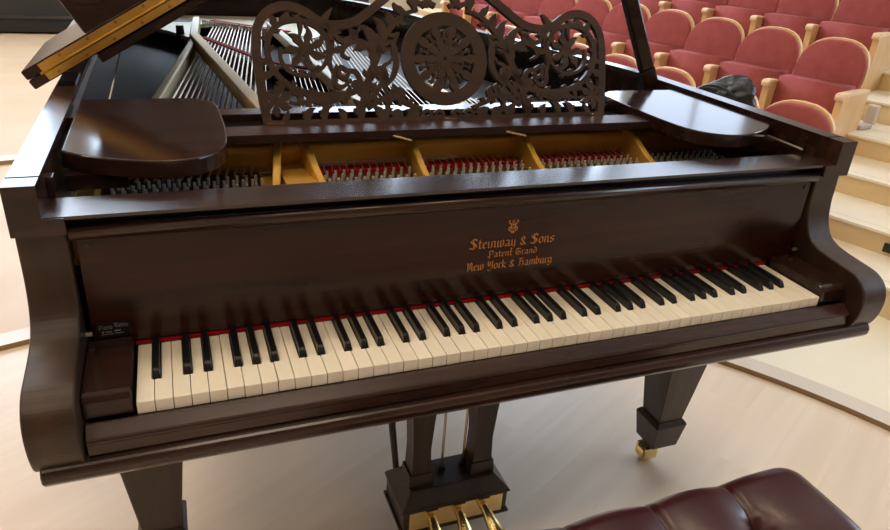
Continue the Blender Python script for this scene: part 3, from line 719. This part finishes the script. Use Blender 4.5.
    rib(bm, [(530, 260), (500, 130), (455, 105)], .007, .005, .013, m_)
    rib(bm, [(550, 190), (590, 170), (610, 215), (590, 245)], .008, .005, .010, m_)
    for a, b, w, c in (((540, 220), (480, 100), .016, .1), ((560, 165), (520, 70), .018, .15), ((590, 110), (570, 45), .018, .1), ((520, 280), (590, 320), .018, .1), ((505, 330), (545, 385), .016, .1), ((450, 165), (420, 115), .016, .1),
                       ((505, 190), (440, 205), .017, .15), ((600, 390), (600, 340), .016, .15), ((640, 405), (625, 350), .015, .1), ((470, 330), (430, 350), .014, .1), ((640, 60), (620, 110), .014, .2), ((690, 40), (650, -30), .02, .1), ((720, 30), (730, -50), .018, .2), ((660, 60), (600, 10), .016, -.1)):
        leaf(bm, a, b, w, m_, c)
    # crest scrolls above the medallion
    rib(bm, [(745, 20), (700, 10), (670, -20), (685, -50), (715, -45), (718, -22), (700, -18)], .009, .006, .008, m_)
    rib(bm, [(770, 25), (735, 0), (735, -40), (770, -60)], .010, .006, .009, m_)
    for x in (600, 660, 720, 770): rib(bm, [(x, 462), (x + 18, 448), (x + 36, 462), (x + 18, 478), (x, 466)], .007, .006, None, m_)
link('scrollwork', bm, DESKW, desk_root)
for x in (-.350, 0, .350):
    boxo('desk_hinge', (x - .016, x + .016, .463, .4695, .9862, .9895), BRASS, desk_root)
# --- prop stick
bm = bmesh.new(); tube(bm, [(.668, .80, .93), (.640, .80, 1.0), (.30, .80, 1.60)], [.026, .021, .017], 4)
bm.free()
pa, pb = Vector((.697, .738, .968)), Vector((.697 - .515 * .652, .738, .968 + .652)); t = (pb - pa).normalized()
bm = bmesh.new()
for (q0, q1, w) in ((0, .10, .0215), (.1005, 1, .019)):
    a, b = pa + (pb - pa) * q0, pa + (pb - pa) * q1; nn = Vector((t.z, 0, -t.x)) * w
    V = [bm.verts.new(p + s) for s in (Vector((0, -.012, 0)), Vector((0, .012, 0))) for p in (a - nn, a + nn, b + nn, b - nn)]
    bm.faces.new(V[:4]); bm.faces.new(V[4:][::-1])
    for k in range(4): bm.faces.new((V[k], V[(k + 1) % 4], V[4 + (k + 1) % 4], V[4 + k]))
bmesh.ops.recalc_face_normals(bm, faces=bm.faces); bevel(bm, .004, 2)
link('prop_stick', bm, SHELFW, piano)
bm = bmesh.new(); tube(bm, [(.684, .33, .975), (.684, .20, .972)], .0022, 6); link('shelf_pin', bm, STEEL, piano)

# --- lid: main leaf raised, front flap folded back on it
LA = R(30.2); LD = Vector((math.cos(LA), 0, math.sin(LA))); LN = Vector((-math.sin(LA), 0, math.cos(LA))); LO = Vector((-.775, 0, 1.001))
def L3(t, y, k): v = LO + LD * t + LN * k; return (v.x, y, v.z)
def lslab(name, poly, k0, k1, m, parent, bv=.003, **pp):
    bm = bmesh.new(); A = [bm.verts.new(L3(t, y, k0)) for t, y in poly]; B = [bm.verts.new(L3(t, y, k1)) for t, y in poly]
    bm.faces.new(A); bm.faces.new(B[::-1])
    for i in range(len(poly)): bm.faces.new((A[i], B[i], B[(i + 1) % len(poly)], A[(i + 1) % len(poly)]))
    bmesh.ops.recalc_face_normals(bm, faces=bm.faces)
    if bv: bevel(bm, bv, 2, 40)
    return link(name, bm, m, parent, **pp)
main = [(0, .72), (1.54, .72), (1.53, .95), (1.46, 1.25), (1.35, 1.7), (1.2, 2.3), (1.0, 2.66), (.75, 2.78), (.05, 2.78), (0, 2.70)]
lid = lslab('lid', main, 0, .019, WOOD, piano)
lslab('lid_batten', [(.135, .724), (1.45, .724), (1.43, .80), (.135, .80)], -.020, -.0005, WOOD, lid)
flap = lslab('lid_flap', [(0, .72), (1.54, .72), (1.54, 1.10), (.03, 1.10), (0, 1.07)], .0205, .0395, SHELFW, piano)
lslab('flap_lip', [(.142, .722), (1.5, .722), (1.5, .742), (.142, .742)], .040, .120, WOOD, flap)
for k0, k1 in ((.0025, .0185), (.021, .0365)):
    bm = bmesh.new()
    V = [bm.verts.new(L3(t, y, k)) for y in (.7196, .7170) for t, k in ((.035, k0), (1.52, k0), (1.52, k1), (.035, k1))]
    bm.faces.new(V[:4]); bm.faces.new(V[4:][::-1])
    for i in range(4): bm.faces.new((V[i], V[(i + 1) % 4], V[4 + (i + 1) % 4], V[4 + i]))
    lf = link('hinge_leaf', bm, HINGE, lid)
    for i in range(24):
        c = L3(.06 + i * .062 + (.02 if k0 > .02 else 0), .7168, (k0 + k1) / 2 + (.003 if k0 > .02 else -.003))
        bm = bmesh.new(); tube(bm, [c, (c[0], c[1] - .0012, c[2])], .0032, 8); link('screw', bm, SCREWM, lf)
bm = bmesh.new(); tube(bm, [L3(.03, .7155, .0198), L3(1.525, .7155, .0198)], .0028, 8); link('hinge_barrel', bm, HINGE, lid)
for y in (.79, 1.5, 2.3):
    bm = bmesh.new(); box(bm, -.735, -.705, y - .05, y + .05, 1.0082, 1.012); link('lid_hinge', bm, BLACKW, piano)

# ------------------------------------------------------------------ bench
bench = empty('piano_bench', (.102, -.352, 0), 0, label='piano bench with a tufted oxblood leather cushion', category='bench')
BX, BY = .395, .220
buttons = [(x, y) for y in (-.105, .105) for x in (-.27, -.11, .05, .21, .29 + .08)][:0]
xs = [-.255, -.095, .065, .225]
buttons = [(x, .105) for x in xs] + [(x + .08, 0) for x in xs[:-1]] + [(xs[0] - .08, 0), (xs[-1] + .08, 0)] + [(x, -.105) for x in xs]
lines = []
for (x, y) in buttons:
    if abs(y) > .05:
        lines.append(((x, y), (x, math.copysign(BY, y))))
        for (x2, y2) in buttons:
            if y2 == 0 and abs(x2 - x) < .1: lines.append(((x, y), (x2, y2)))
lines += [((xs[0] - .08, 0), (-BX, 0)), ((xs[-1] + .08, 0), (BX, 0))]
def segd(p, a, b):
    ax, ay = a; bx_, by_ = b; vx, vy = bx_ - ax, by_ - ay; t = max(0, min(1, ((p[0] - ax) * vx + (p[1] - ay) * vy) / (vx * vx + vy * vy)))
    return math.hypot(p[0] - ax - t * vx, p[1] - ay - t * vy)
NX, NY = 220, 122
bm = bmesh.new(); grid = []
for j in range(NY + 1):
    row = []
    for i in range(NX + 1):
        x = -BX + 2 * BX * i / NX; y = -BY + 2 * BY * j / NY
        db = min(math.hypot(x - a, y - b) for a, b in buttons); dl = min(segd((x, y), a, b) for a, b in lines)
        ed = min(BX - abs(x), BY - abs(y))
        z = .491 - .026 * math.exp(-(db / .018) ** 2) - .009 * math.exp(-(dl / .005) ** 2) - .009 * math.exp(-(dl / .040) ** 2) - .012 * math.exp(-(db / .05) ** 2)
        z -= .030 * max(0, 1 - ed / .045) ** 2.4
        rc = .05; dx = max(0, abs(x) - (BX - rc)); dy = max(0, abs(y) - (BY - rc))
        if dx and dy:
            f_ = max(dx, dy) / math.hypot(dx, dy); x = math.copysign(BX - rc + dx * f_, x); y = math.copysign(BY - rc + dy * f_, y)
        row.append(bm.verts.new((x, y, z)))
    grid.append(row)
for j in range(NY):
    for i in range(NX): bm.faces.new((grid[j][i], grid[j][i + 1], grid[j + 1][i + 1], grid[j + 1][i]))
# skirt of the cushion
edge = [grid[0][i] for i in range(NX + 1)] + [grid[j][NX] for j in range(1, NY + 1)] + [grid[NY][i] for i in range(NX - 1, -1, -1)] + [grid[j][0] for j in range(NY - 1, 0, -1)]
low = [bm.verts.new((v.co.x * 1.004, v.co.y * 1.004, .375)) for v in edge]
for k in range(len(edge)): bm.faces.new((edge[k], low[k], low[(k + 1) % len(edge)], edge[(k + 1) % len(edge)]))
cu = link('cushion', bm, LEATHER, bench, smooth=True)
for a, b in buttons:
    bm = bmesh.new(); bmesh.ops.create_uvsphere(bm, u_segments=12, v_segments=8, radius=.011, matrix=Matrix.Translation((a, b, .443)) @ Matrix.Diagonal((1, 1, .45, 1)))
    link('button', bm, LEATHER, cu, smooth=True)
boxo('bench_frame', (-.375, .375, -.205, .205, .30, .3745), WOODV, bench, .004)
for sx in (-1, 1):
    for sy in (-1, 1):
        bm = bmesh.new(); V = []
        frustum(bm, sx * .345 - .018, sx * .345 + .018, sy * .175 - .018, sy * .175 + .018, 0.0005, sx * .345 - .028, sx * .345 + .028, sy * .175 - .028, sy * .175 + .028, .2995)
        link('leg', bm, WOODV, bench)

# ------------------------------------------------------------------ auditorium seats
SW = .395
def back_outline(w, z0, z1, n=14):
    r = w / 2; h = min(r * .95, z1 - z0 - .02); pts = [(-r * .93, z0), (r * .93, z0)]
    for k in range(n + 1):
        t = math.pi * k / n; c, s_ = math.cos(t), math.sin(t)
        pts.append((r * math.copysign(abs(c) ** .8, c), z1 - h + h * s_ ** .85))
    return pts
def make_seat(aisle=False):
    root = empty('auditorium_seat')
    bm = bmesh.new(); V = prism(bm, back_outline(.365, .30, .690), 'y', .235, .275)
    bmesh.ops.recalc_face_normals(bm, faces=bm.faces); bevel(bm, .013, 3, 40)
    for v in bm.verts: v.co.y += (v.co.z - .30) * .20
    parts = [link('backrest', bm, MAROON, root, smooth=True)]
    bm = bmesh.new(); prism(bm, back_outline(.372, .20, .699), 'y', .2762, .306); bmesh.ops.recalc_face_normals(bm, faces=bm.faces); bevel(bm, .004, 2, 40)
    for v in bm.verts: v.co.y += (v.co.z - .30) * .20
    link('back_shell', bm, BEECH, root)
    bm = bmesh.new(); V = box(bm, -.178, .178, .075, .215, .20, .482); bevel(bm, .020, 3)
    for v in bm.verts: v.co.y += (v.co.z - .22) * .12
    link('tip_up_seat', bm, MAROON, root, smooth=True)
    def armrest(x, dep, nm):
        ap = boxo(nm, (x - .018, x + .018, .010, dep, .0, .446), BEECH, root, .004)
        cp = spline([Vector(p) for p in ((-.006, .430), (-.012, .446), (-.004, .461), (.02, .466), (dep * .6, .464), (dep + .004, .457))], 3)
        prismo('arm_cap', [tuple(p) for p in cp] + [(dep + .004, .4465), (.012, .4465), (.006, .436)], 'x', x - .022, x + .022, BEECHL, root, .004, 2)
    armrest(-SW / 2, .125, 'arm_post')
    if aisle: armrest(SW / 2, .36, 'end_panel')
    return root
def copy_tree(o, parent=None):
    c = o.copy(); COL.objects.link(c); c.parent = parent
    for ch in list(o.children): copy_tree(ch, c)
    return c
seat_p = make_seat(); seat_a = make_seat(True)
used = {'p': False, 'a': False}
def place(p, z, aisle, label, group=None):
    key = 'a' if aisle else 'p'; src = seat_a if aisle else seat_p
    o = copy_tree(src) if used[key] else src; used[key] = True
    o.location = (p[0], p[1], z + .001); o.rotation_euler = (0, 0, RA); o['label'] = label; o['category'] = 'seat'
    if group: o['group'] = group
    elif 'group' in o: del o['group']
    return o
ORD = ['first', 'second', 'third', 'fourth', 'fifth', 'sixth', 'seventh', 'eighth', 'ninth', 'tenth', 'eleventh']
def row(p0, step, z, n, name, first_label, group, label):
    for k in range(n):
        p = (p0[0] + step[0] * (k + .5), p0[1] + step[1] * (k + .5))
        place(p, z, k == 0, first_label if k == 0 else label + ', ' + ORD[k] + ' from the aisle end panel', group)
row((2.641, 1.767), (-.0594, .4125), ZA, 10, 'middle', 'maroon tip-up seat with wide beech end panel beside the steps, middle row', 'middle row seats', 'maroon tip-up seat with beech armrest in the middle row')
row((3.37, 2.245), (-.078, .402), ZB, 11, 'upper', 'maroon tip-up seat with beech end panel by the aisle, row behind the middle row', 'upper row seats', 'maroon tip-up seat in the row behind the middle row')
row((4.09, 2.66), (-.078, .402), .71, 9, 'top', 'maroon aisle seat with end panel in the topmost row', 'top row seats', 'maroon tip-up seat in the topmost row')
r0 = (1.88, 1.46); s0 = (-.060, .412)
for k in range(7):
    p = (r0[0] + s0[0] * k, r0[1] + s0[1] * k)
    lab = ('maroon front-row seat at the aisle end, low behind the piano rim' if k == 0 else 'maroon front-row seat carrying the black bag' if k == 1 else 'maroon rounded front-row seat behind the piano rim, ' + ORD[k] + ' from the steps')
    place(p, Z0, False, lab, 'front row seats')
# pale folded bracket by the end panel
bm = bmesh.new(); bar(bm, (0, 0), (.12, 0), .05, 0, .03); bar(bm, (.10, 0), (.14, .0), .055, .02, .13); bmesh.ops.recalc_face_normals(bm, faces=bm.faces); bevel(bm, .008, 2)
o = link('aisle_bracket', bm, METALG, label='pale grey bracket at foot of the end panel on the steps', category='bracket'); o.location = (3.03, 1.915, .4705); o.rotation_euler = (0, 0, R(10))

# ------------------------------------------------------------------ black bag
from mathutils import noise
bm = bmesh.new(); bmesh.ops.create_icosphere(bm, subdivisions=5, radius=1)
for v in bm.verts:
    p = v.co.copy()
    q = Vector((p.x * .175, p.y * .085, p.z * .120))
    n1 = noise.noise(Vector((p.x * 1.3 + 3, p.y * 1.4, p.z * 1.1))); n2 = noise.ridged_multi_fractal(Vector((p.x * 2.2, p.y * 2.2, p.z * 2.8 + 5)), 1, 2, 3, 1, 2)
    q *= 1 + .28 * n1 + .10 * (n2 - 1)
    q.z += max(-.05, .055 * p.x)
    v.co = q
bag = link('shoulder_bag', bm, BAGM, smooth=True, label='black nylon bag slumped on a front-row seat behind the piano', category='bag')
bp0 = Vector((r0[0] + s0[0], r0[1] + s0[1], 0)) + ry * .15 + rx * .07
bag.location = (bp0.x, bp0.y, .655); bag.rotation_euler = (0, R(-6), RA)
bm = bmesh.new(); tube(bm, spline([Vector(p) for p in ((-.10, -.06, .06), (-.02, -.10, .09), (.06, -.09, .075), (.12, -.08, .02), (.14, -.07, -.08))], 5), .008, 6)
link('strap', bm, BAGM, bag, smooth=True)
